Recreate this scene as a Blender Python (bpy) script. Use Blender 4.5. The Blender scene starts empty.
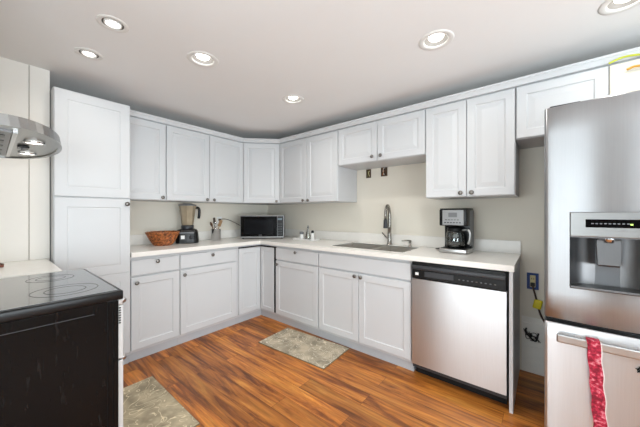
import bpy, bmesh, math, random
from mathutils import Matrix, Vector
from math import radians as R, sin, cos, pi

SC = bpy.context.scene
COL = SC.collection
random.seed(7)

# ------------------------------------------------------------------ camera
cam_d = bpy.data.cameras.new('camera')
cam_d.sensor_fit = 'HORIZONTAL'; cam_d.sensor_width = 36.0
cam_d.lens = 36.0 * 272.04 / 640.0
cam_d.clip_start = 0.02
cam = bpy.data.objects.new('camera', cam_d); COL.objects.link(cam)
cam.location = (3.212, -2.666, 1.233)
cam.rotation_euler = (R(90), 0, R(39.361))
SC.camera = cam

# ------------------------------------------------------------------ world, exposure, added fill lights
SC.view_settings.view_transform = 'Standard'
SC.view_settings.look = 'None'
SC.view_settings.gamma = 1.0
SC.view_settings.use_curve_mapping = False
SC.view_settings.exposure = -0.19

W = bpy.data.worlds.new('sky'); SC.world = W; W.use_nodes = True
_bg = W.node_tree.nodes['Background']
_bg.inputs[0].default_value = (0.80, 0.90, 1.0, 1); _bg.inputs[1].default_value = 1.6

def area_light(name, loc, rot, sx, sy, power, col=(1, 1, 1), spread=180):
    d = bpy.data.lights.new(name, 'AREA'); d.shape = 'RECTANGLE'
    d.size = sx; d.size_y = sy; d.energy = power; d.color = col; d.spread = R(spread)
    o = bpy.data.objects.new(name, d); COL.objects.link(o)
    o.location = loc; o.rotation_euler = rot
    return o
# added fill lights, set at invented windows behind the camera
area_light('fill_rear', (2.15, -6.38, 1.15), (R(132), 0, 0), 2.4, 1.7, 125, (0.87, 0.95, 1.0))
area_light('fill_side', (5.88, -4.2, 1.15), (R(134), 0, R(90)), 2.6, 1.6, 170, (0.87, 0.95, 1.0))
area_light('fill_dining', (5.88, -2.0, 1.1), (R(136), 0, R(90)), 1.9, 1.6, 115, (0.87, 0.95, 1.0))
CAN_POWER = 3.6

# ------------------------------------------------------------------ materials
def lin(c):
    return tuple(((v / 255.0) / 12.92 if v / 255.0 <= 0.04045 else ((v / 255.0 + 0.055) / 1.055) ** 2.4) for v in c) + (1.0,)

def mat(name, rgb, rough=0.5, metal=0.0, var=0.03, scale=6.0, bump=0.0, bscale=80.0, stretch=(1, 1, 1), emit=0.0, spec=0.5, rough_var=0.0, coat=0.0, aniso=0):
    m = bpy.data.materials.new(name); m.use_nodes = True
    nt = m.node_tree; b = nt.nodes['Principled BSDF']
    c = lin(rgb)
    b.inputs['Roughness'].default_value = rough
    b.inputs['Metallic'].default_value = metal
    b.inputs['Specular IOR Level'].default_value = spec
    b.inputs['Coat Weight'].default_value = coat
    tc = nt.nodes.new('ShaderNodeTexCoord'); mp = nt.nodes.new('ShaderNodeMapping')
    mp.inputs['Scale'].default_value = stretch
    nt.links.new(tc.outputs['Object'], mp.inputs['Vector'])
    n = nt.nodes.new('ShaderNodeTexNoise'); n.inputs['Scale'].default_value = scale; n.inputs['Detail'].default_value = 3
    nt.links.new(mp.outputs[0], n.inputs['Vector'])
    mx = nt.nodes.new('ShaderNodeMix'); mx.data_type = 'RGBA'
    mx.inputs[6].default_value = tuple(max(0, v * (1 - var)) for v in c[:3]) + (1,)
    mx.inputs[7].default_value = tuple(min(1, v * (1 + var)) for v in c[:3]) + (1,)
    nt.links.new(n.outputs[0], mx.inputs[0]); nt.links.new(mx.outputs[2], b.inputs['Base Color'])
    if rough_var:
        mr = nt.nodes.new('ShaderNodeMapRange')
        mr.inputs['To Min'].default_value = max(0, rough - rough_var); mr.inputs['To Max'].default_value = rough + rough_var
        nt.links.new(n.outputs[0], mr.inputs['Value']); nt.links.new(mr.outputs[0], b.inputs['Roughness'])
    if aniso:
        b.inputs['Anisotropic'].default_value = 0.85
        tg = nt.nodes.new('ShaderNodeTangent'); tg.direction_type = 'RADIAL'; tg.axis = 'Z'
        nt.links.new(tg.outputs[0], b.inputs['Tangent']); b.inputs['Anisotropic Rotation'].default_value = aniso
    if bump:
        n2 = nt.nodes.new('ShaderNodeTexNoise'); n2.inputs['Scale'].default_value = bscale; n2.inputs['Detail'].default_value = 4
        nt.links.new(mp.outputs[0], n2.inputs['Vector'])
        bp = nt.nodes.new('ShaderNodeBump'); bp.inputs['Strength'].default_value = bump; bp.inputs['Distance'].default_value = 0.004
        nt.links.new(n2.outputs[0], bp.inputs['Height']); nt.links.new(bp.outputs[0], b.inputs['Normal'])
    if emit:
        b.inputs['Emission Color'].default_value = c; b.inputs['Emission Strength'].default_value = emit
    return m

M = {}
M['cab'] = mat('white_cabinet_paint', (208, 210, 212), 0.38, var=0.012)
M['cab_in'] = mat('white_cabinet_side', (204, 205, 207), 0.42, var=0.012)
M['cab_warm'] = mat('cream_cabinet_paint', (228, 222, 208), 0.4, var=0.02)
M['toe'] = mat('toe_kick_shaded_white', (192, 195, 199), 0.5, var=0.05)  # white paint with the shade of the recess put into its colour
M['wall'] = mat('cream_wall_paint', (229, 223, 210), 0.75, var=0.015, bump=0.06, bscale=140)
M['white_wall'] = mat('white_wall_paint', (226, 226, 224), 0.8, var=0.01)
M['wall_pale'] = mat('pale_panel_paint', (240, 236, 229), 0.65, var=0.02)
M['ceil'] = mat('ceiling_paint', (239, 238, 237), 0.85, var=0.012, bump=0.05, bscale=160)
M['plaster'] = mat('bare_plaster', (240, 237, 230), 0.85, var=0.08, scale=12, bump=0.15, bscale=40)
M['top'] = mat('pale_quartz', (240, 237, 231), 0.25, var=0.035, scale=30)
M['steel'] = mat('brushed_steel', (210, 211, 213), 0.36, 1.0, var=0.06, scale=8, bump=0.12, bscale=0.35, stretch=(30, 30, 0.6), rough_var=0.06, aniso=0.25)
M['steel_f'] = mat('refrigerator_steel', (164, 165, 167), 0.34, 1.0, var=0.07, scale=8, bump=0.12, bscale=0.3, stretch=(30, 30, 0.6), rough_var=0.06, aniso=0.25)
M['steel_c'] = mat('canopy_steel', (158, 158, 157), 0.32, 1.0, var=0.06, scale=8, stretch=(1, 30, 30), rough_var=0.05)
M['steel_h'] = mat('brushed_steel_horizontal', (190, 190, 190), 0.3, 1.0, var=0.06, scale=8, stretch=(1, 30, 30), rough_var=0.05)
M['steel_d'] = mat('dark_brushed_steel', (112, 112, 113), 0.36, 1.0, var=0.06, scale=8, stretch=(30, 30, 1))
M['sinkst'] = mat('sink_steel', (206, 202, 195), 0.34, 0.75, var=0.05)
M['nickel'] = mat('brushed_nickel', (132, 129, 125), 0.28, 1.0, var=0.04)
M['chrome'] = mat('chrome', (205, 206, 208), 0.12, 1.0, var=0.02)
M['faucet'] = mat('stainless_faucet', (150, 147, 142), 0.25, 1.0, var=0.04)
M['black'] = mat('black_plastic', (16, 16, 17), 0.3, var=0.1, spec=0.3)
M['black_m'] = mat('matte_black_plastic', (20, 20, 21), 0.55, var=0.1, spec=0.3)
M['dgrey'] = mat('dark_grey_plastic', (52, 54, 58), 0.42, var=0.06)
M['mgrey'] = mat('grey_plastic', (110, 112, 115), 0.45, var=0.05)
M['mgrey2'] = mat('silver_plastic', (150, 150, 150), 0.35, 0.5, var=0.03)
M['mgrey3'] = mat('satin_silver_plastic', (150, 151, 152), 0.4, 0.3, var=0.03)
M['glass_k'] = mat('black_glass', (10, 10, 11), 0.06, var=0.1, spec=0.2)
M['hob'] = mat('black_ceramic_glass', (38, 39, 41), 0.16, var=0.15, scale=3, spec=1.0, coat=0.6, rough_var=0.03)
M['ring'] = mat('printed_burner_ring', (62, 62, 64), 0.25, var=0.1)
M['gap'] = mat('dark_gap', (16, 15, 14), 0.8, var=0.1)
M['satin'] = mat('satin_silver_paint', (196, 195, 193), 0.4, 0.15, var=0.02)
M['white'] = mat('white_plastic', (236, 236, 234), 0.4, var=0.01)
M['canwhite'] = mat('white_enamel', (232, 230, 226), 0.45, var=0.01)
M['canbaffle'] = mat('grey_baffle', (104, 101, 97), 0.45, var=0.03)
M['lens'] = mat('lit_lamp_lens', (255, 253, 248), 0.5, var=0.0, emit=9.0)
M['hlens'] = mat('hood_lamp_lens', (255, 253, 246), 0.5, var=0.0, emit=2.5)
M['wood_d'] = mat('dark_wood', (96, 62, 38), 0.5, var=0.2, scale=20, stretch=(1, 1, 8))
M['wood_l'] = mat('light_wood', (172, 140, 104), 0.5, var=0.15, scale=20)
M['redwood'] = mat('reddish_wood', (120, 62, 44), 0.4, var=0.25, scale=14, stretch=(6, 1, 1))
M['blue'] = mat('blue_plastic', (28, 62, 128), 0.5, var=0.08)
M['ivory'] = mat('ivory_plastic', (205, 196, 150), 0.5, var=0.05)
M['yellow'] = mat('yellow_plastic', (222, 205, 32), 0.5, var=0.1)
M['ygreen'] = mat('yellow_green_cable', (198, 205, 60), 0.5, var=0.1)
M['cordk'] = mat('black_cord', (32, 30, 30), 0.5, var=0.1)
M['cordb'] = mat('brown_cord', (74, 58, 48), 0.5, var=0.1)
M['pvc'] = mat('clear_tubing', (150, 146, 138), 0.35, var=0.1)
M['orange'] = mat('amber_cable', (214, 158, 60), 0.5, var=0.1)
M['led'] = mat('green_led', (190, 230, 110), 0.4, var=0.0, emit=1.5)
M['brown'] = mat('brown_box_interior', (82, 60, 40), 0.8, var=0.35, scale=60)
M['green'] = mat('dull_green_wire', (96, 104, 62), 0.6, var=0.2)
M['coffee'] = mat('coffee_residue', (48, 30, 20), 0.4, var=0.2)
M['hose'] = mat('copper_wire', (170, 110, 70), 0.4, 0.6, var=0.1)

def glass_mat(name, rgb, rough=0.02, amount=0.88):
    m = bpy.data.materials.new(name); m.use_nodes = True
    nt = m.node_tree; nt.nodes.clear()
    out = nt.nodes.new('ShaderNodeOutputMaterial'); mix = nt.nodes.new('ShaderNodeMixShader')
    tr = nt.nodes.new('ShaderNodeBsdfTransparent'); gl = nt.nodes.new('ShaderNodeBsdfGlossy')
    lw = nt.nodes.new('ShaderNodeLayerWeight'); lw.inputs[0].default_value = 0.35
    mr = nt.nodes.new('ShaderNodeMapRange'); mr.inputs['To Min'].default_value = 1 - amount; mr.inputs['To Max'].default_value = 0.9
    tr.inputs[0].default_value = lin(rgb); gl.inputs['Roughness'].default_value = rough
    nt.links.new(lw.outputs['Fresnel'], mr.inputs['Value']); nt.links.new(mr.outputs[0], mix.inputs[0])
    nt.links.new(tr.outputs[0], mix.inputs[1]); nt.links.new(gl.outputs[0], mix.inputs[2])
    nt.links.new(mix.outputs[0], out.inputs[0])
    return m
M['glass'] = glass_mat('clear_glass', (240, 244, 244), amount=.95)
M['glass_b'] = glass_mat('pale_bottle_glass', (238, 240, 236), .15, amount=.75)
M['pane'] = glass_mat('window_glass', (245, 248, 248), amount=0.95)

def smoky_mat():
    m = bpy.data.materials.new('smoky_jar_plastic'); m.use_nodes = True
    nt = m.node_tree; b = nt.nodes['Principled BSDF']
    tc = nt.nodes.new('ShaderNodeTexCoord'); n = nt.nodes.new('ShaderNodeTexNoise'); n.inputs['Scale'].default_value = 14
    nt.links.new(tc.outputs['Object'], n.inputs['Vector'])
    cr = nt.nodes.new('ShaderNodeValToRGB')
    cr.color_ramp.elements[0].color = lin((150, 132, 108)); cr.color_ramp.elements[1].color = lin((196, 182, 156))
    nt.links.new(n.outputs[0], cr.inputs[0]); nt.links.new(cr.outputs[0], b.inputs['Base Color'])
    b.inputs['Roughness'].default_value = 0.2; b.inputs['Alpha'].default_value = 0.72
    return m
M['smoky'] = smoky_mat()

def floor_mat():
    m = bpy.data.materials.new('acacia_plank_floor'); m.use_nodes = True
    nt = m.node_tree; L = nt.links.new; N = nt.nodes.new; b = nt.nodes['Principled BSDF']
    tc = N('ShaderNodeTexCoord')
    br = N('ShaderNodeTexBrick'); br.offset = 0.37; br.offset_frequency = 2; br.squash = 1
    br.inputs['Color1'].default_value = (0, 0, 0, 1); br.inputs['Color2'].default_value = (1, 1, 1, 1)
    br.inputs['Mortar'].default_value = (0.5, 0.5, 0.5, 1)
    br.inputs['Scale'].default_value = 1.0; br.inputs['Mortar Size'].default_value = 0.0012
    br.inputs['Mortar Smooth'].default_value = 0.1
    br.inputs['Brick Width'].default_value = 1.15; br.inputs['Row Height'].default_value = 0.127
    L(tc.outputs['Object'], br.inputs['Vector'])
    sep = N('ShaderNodeSeparateColor'); L(br.outputs['Color'], sep.inputs[0])
    # shift the grain by a random amount in each plank
    mul = N('ShaderNodeMath'); mul.operation = 'MULTIPLY'; mul.inputs[1].default_value = 37.0; L(sep.outputs[0], mul.inputs[0])
    cmb = N('ShaderNodeCombineXYZ'); L(mul.outputs[0], cmb.inputs[2]); L(mul.outputs[0], cmb.inputs[0])
    add = N('ShaderNodeVectorMath'); add.operation = 'ADD'; L(tc.outputs['Object'], add.inputs[0]); L(cmb.outputs[0], add.inputs[1])
    mp = N('ShaderNodeMapping'); mp.inputs['Scale'].default_value = (1.3, 11.0, 1.0); L(add.outputs[0], mp.inputs['Vector'])
    n1 = N('ShaderNodeTexNoise'); n1.inputs['Scale'].default_value = 1.0; n1.inputs['Detail'].default_value = 9; n1.inputs['Roughness'].default_value = 0.68; n1.inputs['Distortion'].default_value = 0.9
    L(mp.outputs[0], n1.inputs['Vector'])
    cr = N('ShaderNodeValToRGB'); e = cr.color_ramp.elements
    e[0].position = 0.30; e[0].color = lin((92, 48, 19)); e[1].position = 0.72; e[1].color = lin((222, 156, 74))
    for p, c in ((0.42, (140, 78, 32)), (0.50, (184, 110, 44)), (0.60, (204, 130, 54))):
        x = cr.color_ramp.elements.new(p); x.color = lin(c)
    L(n1.outputs[0], cr.inputs[0])
    mp2 = N('ShaderNodeMapping'); mp2.inputs['Scale'].default_value = (4, 60, 1); L(add.outputs[0], mp2.inputs['Vector'])
    n2 = N('ShaderNodeTexNoise'); n2.inputs['Scale'].default_value = 1.0; n2.inputs['Detail'].default_value = 4; L(mp2.outputs[0], n2.inputs['Vector'])
    mr2 = N('ShaderNodeMapRange'); mr2.inputs['From Min'].default_value = 0.3; mr2.inputs['From Max'].default_value = 0.7
    mr2.inputs['To Min'].default_value = 0.68; mr2.inputs['To Max'].default_value = 1.22; L(n2.outputs[0], mr2.inputs['Value'])
    mr = N('ShaderNodeMapRange'); mr.inputs['To Min'].default_value = 0.72; mr.inputs['To Max'].default_value = 1.2; L(sep.outputs[0], mr.inputs['Value'])
    pm = N('ShaderNodeMath'); pm.operation = 'MULTIPLY'; L(mr.outputs[0], pm.inputs[0]); L(mr2.outputs[0], pm.inputs[1])
    sc = N('ShaderNodeVectorMath'); sc.operation = 'SCALE'; L(cr.outputs[0], sc.inputs[0]); L(pm.outputs[0], sc.inputs['Scale'])
    jm = N('ShaderNodeMix'); jm.data_type = 'RGBA'; L(br.outputs['Fac'], jm.inputs[0]); L(sc.outputs[0], jm.inputs[6]); jm.inputs[7].default_value = lin((112, 64, 28))
    L(jm.outputs[2], b.inputs['Base Color'])
    b.inputs['Roughness'].default_value = 0.36
    bp = N('ShaderNodeBump'); bp.inputs['Strength'].default_value = 0.12; bp.inputs['Distance'].default_value = 0.002
    L(n2.outputs[0], bp.inputs['Height']); L(bp.outputs[0], b.inputs['Normal'])
    return m
M['floor'] = floor_mat()

def rug_mat(name, base, vine, off):
    m = bpy.data.materials.new(name); m.use_nodes = True
    nt = m.node_tree; L = nt.links.new; N = nt.nodes.new; b = nt.nodes['Principled BSDF']
    tc = N('ShaderNodeTexCoord'); mp = N('ShaderNodeMapping'); mp.inputs['Location'].default_value = (off, off * 0.7, 0)
    L(tc.outputs['Object'], mp.inputs['Vector'])
    n0 = N('ShaderNodeTexNoise'); n0.inputs['Scale'].default_value = 7.0; n0.inputs['Detail'].default_value = 2; n0.inputs['Distortion'].default_value = 0.6; L(mp.outputs[0], n0.inputs['Vector'])
    # contour lines of a smooth field read as scrolling vines
    ml = N('ShaderNodeMath'); ml.operation = 'MULTIPLY'; ml.inputs[1].default_value = 9.0; L(n0.outputs[0], ml.inputs[0])
    fr = N('ShaderNodeMath'); fr.operation = 'PINGPONG'; fr.inputs[1].default_value = 0.5; L(ml.outputs[0], fr.inputs[0])
    lt = N('ShaderNodeMapRange'); lt.inputs['From Min'].default_value = 0.02; lt.inputs['From Max'].default_value = 0.07
    lt.inputs['To Min'].default_value = 1.0; lt.inputs['To Max'].default_value = 0.0; L(fr.outputs[0], lt.inputs['Value'])
    n1 = N('ShaderNodeTexNoise'); n1.inputs['Scale'].default_value = 9; n1.inputs['Detail'].default_value = 4; L(mp.outputs[0], n1.inputs['Vector'])
    cr = N('ShaderNodeValToRGB'); e = cr.color_ramp.elements
    e[0].position = 0.35; e[0].color = lin(tuple(int(v * 0.80) for v in base)); e[1].position = 0.65; e[1].color = lin(tuple(min(255, int(v * 1.08)) for v in base))
    L(n1.outputs[0], cr.inputs[0])
    vo = N('ShaderNodeTexVoronoi'); vo.inputs['Scale'].default_value = 20; L(mp.outputs[0], vo.inputs['Vector'])
    vm = N('ShaderNodeMapRange'); vm.inputs['From Min'].default_value = 0.1; vm.inputs['From Max'].default_value = 0.28
    vm.inputs['To Min'].default_value = 0.55; vm.inputs['To Max'].default_value = 0.0; L(vo.outputs['Distance'], vm.inputs['Value'])
    mx0 = N('ShaderNodeMix'); mx0.data_type = 'RGBA'; L(vm.outputs[0], mx0.inputs[0]); L(cr.outputs[0], mx0.inputs[6]); mx0.inputs[7].default_value = lin(tuple(int(v * 0.88) for v in vine))
    mx = N('ShaderNodeMix'); mx.data_type = 'RGBA'; L(lt.outputs[0], mx.inputs[0]); L(mx0.outputs[2], mx.inputs[6]); mx.inputs[7].default_value = lin(vine)
    L(mx.outputs[2], b.inputs['Base Color']); b.inputs['Roughness'].default_value = 0.9
    n3 = N('ShaderNodeTexNoise'); n3.inputs['Scale'].default_value = 300; L(tc.outputs['Object'], n3.inputs['Vector'])
    bp = N('ShaderNodeBump'); bp.inputs['Strength'].default_value = 0.3; bp.inputs['Distance'].default_value = 0.002
    L(n3.outputs[0], bp.inputs['Height']); L(bp.outputs[0], b.inputs['Normal'])
    return m
M['rug'] = rug_mat('sage_vine_rug', (182, 169, 147), (228, 217, 194), 3.1)
M['rug2'] = rug_mat('sage_scroll_rug', (182, 167, 139), (228, 213, 180), 8.3)

def scratch_mat():
    m = bpy.data.materials.new('scratched_black_enamel'); m.use_nodes = True
    nt = m.node_tree; L = nt.links.new; N = nt.nodes.new; b = nt.nodes['Principled BSDF']
    tc = N('ShaderNodeTexCoord'); mp = N('ShaderNodeMapping'); mp.inputs['Scale'].default_value = (90, 90, 14); L(tc.outputs['Object'], mp.inputs['Vector'])
    n = N('ShaderNodeTexNoise'); n.inputs['Scale'].default_value = 1.0; n.inputs['Detail'].default_value = 5; L(mp.outputs[0], n.inputs['Vector'])
    cr = N('ShaderNodeValToRGB'); e = cr.color_ramp.elements
    e[0].position = 0.62; e[0].color = lin((12, 11, 11)); e[1].position = 0.9; e[1].color = lin((50, 49, 48)); L(n.outputs[0], cr.inputs[0])
    L(cr.outputs[0], b.inputs['Base Color'])
    n2 = N('ShaderNodeTexNoise'); n2.inputs['Scale'].default_value = 4; L(tc.outputs['Object'], n2.inputs['Vector'])
    mr = N('ShaderNodeMapRange'); b.inputs['Specular IOR Level'].default_value = 0.14; mr.inputs['To Min'].default_value = 0.12; mr.inputs['To Max'].default_value = 0.3; L(n2.outputs[0], mr.inputs['Value'])
    L(mr.outputs[0], b.inputs['Roughness'])
    return m
M['enamel'] = scratch_mat()

def weave_mat():
    m = bpy.data.materials.new('rattan_weave'); m.use_nodes = True
    nt = m.node_tree; L = nt.links.new; N = nt.nodes.new; b = nt.nodes['Principled BSDF']
    tc = N('ShaderNodeTexCoord'); n = N('ShaderNodeTexNoise'); n.inputs['Scale'].default_value = 45; n.inputs['Detail'].default_value = 3; L(tc.outputs['Object'], n.inputs['Vector'])
    cr = N('ShaderNodeValToRGB'); e = cr.color_ramp.elements
    e[0].position = 0.35; e[0].color = lin((92, 48, 22)); e[1].position = 0.68; e[1].color = lin((206, 124, 66)); L(n.outputs[0], cr.inputs[0])
    L(cr.outputs[0], b.inputs['Base Color']); b.inputs['Roughness'].default_value = 0.5
    return m
M['weave'] = weave_mat()

def cloth_mat():
    m = bpy.data.materials.new('red_white_cloth'); m.use_nodes = True
    nt = m.node_tree; L = nt.links.new; N = nt.nodes.new; b = nt.nodes['Principled BSDF']
    tc = N('ShaderNodeTexCoord'); n = N('ShaderNodeTexNoise'); n.inputs['Scale'].default_value = 70; n.inputs['Detail'].default_value = 3; L(tc.outputs['Object'], n.inputs['Vector'])
    cr = N('ShaderNodeValToRGB'); e = cr.color_ramp.elements
    e[0].position = 0.38; e[0].color = lin((122, 18, 38)); e[1].position = 0.72; e[1].color = lin((222, 150, 160))
    x = e.new(0.54); x.color = lin((186, 38, 66)); L(n.outputs[0], cr.inputs[0])
    L(cr.outputs[0], b.inputs['Base Color']); b.inputs['Roughness'].default_value = 0.9
    return m
M['cloth'] = cloth_mat()
M['clothw'] = mat('white_crochet_edge', (232, 214, 214), 0.9, var=0.1, scale=60)

# ------------------------------------------------------------------ mesh helpers
class MB:
    """collects solids, then links them as one mesh object"""
    def __init__(s): s.v = []; s.f = []; s.sm = []
    def raw(s, vs, fs, smooth=False, mtx=None):
        o = len(s.v)
        for p in vs:
            p = Vector(p); s.v.append(tuple(mtx @ p) if mtx is not None else tuple(p))
        for f in fs: s.f.append(tuple(i + o for i in f)); s.sm.append(smooth)
        return s
    def box(s, x0, x1, y0, y1, z0, z1, bev=0.0, mtx=None, seg=2):
        bm = bmesh.new(); bmesh.ops.create_cube(bm, size=1)
        for v in bm.verts:
            v.co = Vector(((x0 + x1) / 2 + v.co.x * (x1 - x0), (y0 + y1) / 2 + v.co.y * (y1 - y0), (z0 + z1) / 2 + v.co.z * (z1 - z0)))
        if bev: bmesh.ops.bevel(bm, geom=bm.edges[:], offset=bev, segments=seg, profile=0.5, affect='EDGES')
        bm.verts.index_update()
        s.raw([v.co.copy() for v in bm.verts], [[v.index for v in f.verts] for f in bm.faces], bool(bev) and seg > 2, mtx); bm.free()
        return s
    def lathe(s, prof, n=24, c=(0, 0, 0), mtx=None, smooth=True, cap=True):
        vs, fs = [], []; k = len(prof)
        for i in range(n):
            a = 2 * pi * i / n
            for r, z in prof: vs.append((c[0] + r * cos(a), c[1] + r * sin(a), c[2] + z))
        for i in range(n):
            j = (i + 1) % n
            for q in range(k - 1): fs.append((i * k + q, j * k + q, j * k + q + 1, i * k + q + 1))
        if cap:
            if prof[0][0] > 1e-5: fs.append(tuple(i * k for i in range(n))[::-1])
            if prof[-1][0] > 1e-5: fs.append(tuple(i * k + k - 1 for i in range(n)))
        return s.raw(vs, fs, smooth, mtx)
    def tube(s, pts, r, n=8, mtx=None):
        pts = [Vector(p) for p in pts]; vs, fs = [], []; m = len(pts)
        rs = r if isinstance(r, (list, tuple)) else [r] * m
        up = Vector((0, 0, 1))
        t0 = (pts[1] - pts[0]).normalized()
        nrm = t0.orthogonal().normalized()
        for i, p in enumerate(pts):
            t = (pts[min(i + 1, m - 1)] - pts[max(i - 1, 0)]).normalized()
            nrm = (nrm - t * nrm.dot(t))
            nrm = nrm.normalized() if nrm.length > 1e-6 else t.orthogonal().normalized()
            bn = t.cross(nrm)
            for k in range(n):
                a = 2 * pi * k / n; vs.append(p + (nrm * cos(a) + bn * sin(a)) * rs[i])
        for i in range(m - 1):
            for k in range(n):
                l = (k + 1) % n; fs.append((i * n + k, i * n + l, (i + 1) * n + l, (i + 1) * n + k))
        fs.append(tuple(range(n))[::-1]); fs.append(tuple((m - 1) * n + k for k in range(n)))
        return s.raw(vs, fs, True, mtx)
    def prism(s, outline, z0, z1, mtx=None):
        n = len(outline)
        vs = [(x, y, z0) for x, y in outline] + [(x, y, z1) for x, y in outline]
        fs = [tuple(range(n))[::-1], tuple(range(n, 2 * n))] + [(i, (i + 1) % n, n + (i + 1) % n, n + i) for i in range(n)]
        return s.raw(vs, fs, False, mtx)
    def grid(s, xs, ys, z0, z1, inside, mtx=None):
        """slab over the cells where inside(cx, cy) holds, with side walls round every hole and edge"""
        idx, vs, fs = {}, [], []
        def V(i, j, t):
            k = (i, j, t)
            if k not in idx: idx[k] = len(vs); vs.append((xs[i], ys[j], z1 if t else z0))
            return idx[k]
        c = {(i, j): inside((xs[i] + xs[i + 1]) / 2, (ys[j] + ys[j + 1]) / 2) for i in range(len(xs) - 1) for j in range(len(ys) - 1)}
        for (i, j), on in c.items():
            if not on: continue
            fs.append((V(i, j, 1), V(i + 1, j, 1), V(i + 1, j + 1, 1), V(i, j + 1, 1)))
            fs.append((V(i, j, 0), V(i, j + 1, 0), V(i + 1, j + 1, 0), V(i + 1, j, 0)))
            for di, dj, a, b in ((-1, 0, (i, j + 1), (i, j)), (1, 0, (i + 1, j), (i + 1, j + 1)), (0, -1, (i, j), (i + 1, j)), (0, 1, (i + 1, j + 1), (i, j + 1))):
                if not c.get((i + di, j + dj), False):
                    fs.append((V(*a, 0), V(*b, 0), V(*b, 1), V(*a, 1)))
        return s.raw(vs, fs, False, mtx)
    def build(s, name, material, parent=None, kind=None):
        me = bpy.data.meshes.new(name); me.from_pydata(s.v, [], s.f); me.validate()
        me.polygons.foreach_set('use_smooth', s.sm[:len(me.polygons)] if len(s.sm) == len(me.polygons) else [False] * len(me.polygons))
        bm = bmesh.new(); bm.from_mesh(me); bmesh.ops.recalc_face_normals(bm, faces=bm.faces[:]); bm.to_mesh(me); bm.free()
        me.materials.append(material); me.update()
        o = bpy.data.objects.new(name, me); COL.objects.link(o)
        if parent is not None: o.parent = parent
        if kind: o['kind'] = kind
        return o

def tag(o, label, cat, group=None):
    o['label'] = label; o['category'] = cat
    if group: o['group'] = group
    return o
def thing(name, label, cat, loc=(0, 0, 0), rz=0.0, group=None):
    o = bpy.data.objects.new(name, None); COL.objects.link(o); o.empty_display_size = 0.05
    o.location = loc; o.rotation_euler = (0, 0, rz)
    return tag(o, label, cat, group)
def struct(name, mb, m): return mb.build(name, m, None, 'structure')
def copy_tree(o, parent=None):
    c = o.copy(); COL.objects.link(c)
    if parent is not None: c.parent = parent
    for ch in list(o.children): copy_tree(ch, c)
    return c
def rotx(a): return Matrix.Rotation(a, 4, 'X')
def roty(a): return Matrix.Rotation(a, 4, 'Y')
def rotz(a): return Matrix.Rotation(a, 4, 'Z')
def T(x, y, z): return Matrix.Translation((x, y, z))

# ------------------------------------------------------------------ the room
H = 2.25                     # ceiling height
XR, YR = 6.0, -6.5           # far walls of the room behind the camera
struct('floor', MB().box(-0.1, XR + .1, -3.05, 0.1, -0.08, 0), M['floor'])
M['bounce_carpet'] = mat('pale_bounce_carpet', (206, 204, 200), 0.95, var=0.05, scale=200)
struct('floor_bounce', MB().box(-0.1, XR + .1, YR - .1, -3.05, -0.08, 0.004), M['bounce_carpet'])  # invented pale floor, added to bounce neutral light into the kitchen
NEST = (True, True, False, False, False, False)
CANS = [(1.427, -2.242), (0.973, -2.259), (1.475, -1.767), (1.487, -0.942), (2.725, -0.997), (3.52, -0.735)]
cxs = sorted({-0.1, XR + .1} | {x + d for (x, y), k in zip(CANS, NEST) for d in ((-.049, .049) if k else (-.066, .066))})
cys = sorted({YR - .1, 0.1} | {y + d for (x, y), k in zip(CANS, NEST) for d in ((-.049, .049) if k else (-.066, .066))})
struct('ceiling', MB().grid(cxs, cys, H, H + 0.12, lambda x, y: not any(abs(x - a) < (.049 if k else .066) and abs(y - b) < (.049 if k else .066) for (a, b), k in zip(CANS, NEST))), M['ceil'])
struct('wall_back', MB().box(-0.1, XR + .1, 0, 0.1, 0, H), M['wall'])
struct('wall_left', MB().box(-0.1, 0, YR, 0, 0, H), M['wall'])
# the wall the range stands against ends beside the camera; left of the pantry it returns forward
struct('wall_front', MB().box(0.0, 1.95, -3.14, -3.02, 0, H), M['wall'])
struct('wall_side', MB().box(0.38, 0.49, -3.02, -2.388, 0, H).box(0.0, 0.38, -2.44, -2.388, 0, H), M['wall_pale'])
struct('trim_1', MB().box(0.49, 0.497, -2.487, -2.389, 0.915, H - 0.001), M['wall_pale'])
struct('trim_2', MB().box(0.49, 0.494, -2.491, -2.488, 0.915, H - 0.001), mat('trim_edge_line', (172, 165, 154), .8))  # thin darker line along the edge of the board
# unseen living-room walls; their windows are invented to go with the fill lights
def wall_with_added_windows(name, rot, length, wins, loc):
    xs = sorted({0, length} | {w for a in wins for w in a[:2]}); zs = sorted({0, H} | {w for a in wins for w in a[2:]})
    mb = MB().grid(xs, zs, 0, 0.1, lambda x, z: not any(a < x < b and c < z < d for a, b, c, d in wins), rotx(R(90)))
    o = struct(name, mb, M['white_wall']); o.location = loc; o.rotation_euler = (0, 0, rot); return o
rear_w = [(0.9, 2.1, 0.35, 2.05), (2.25, 3.42, 0.35, 2.05)]
side_w = [(1.1, 3.4, 0.3, 2.05), (3.6, 5.4, 0.3, 2.05)]
dr_ = struct('reflection_door', MB().box(3.62, 5.4, YR + .001, YR + .04, .004, 2.05), mat('reflection_door_brown', (74, 60, 52), .5, var=.1))  # unseen dark door, added to darken the reflection in the refrigerator
wall_with_added_windows('wall_rear', 0, XR, rear_w, (0, YR, 0))
wall_with_added_windows('wall_right', R(90), -YR, side_w, (XR + 0.1, YR, 0))
wn = 0
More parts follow.
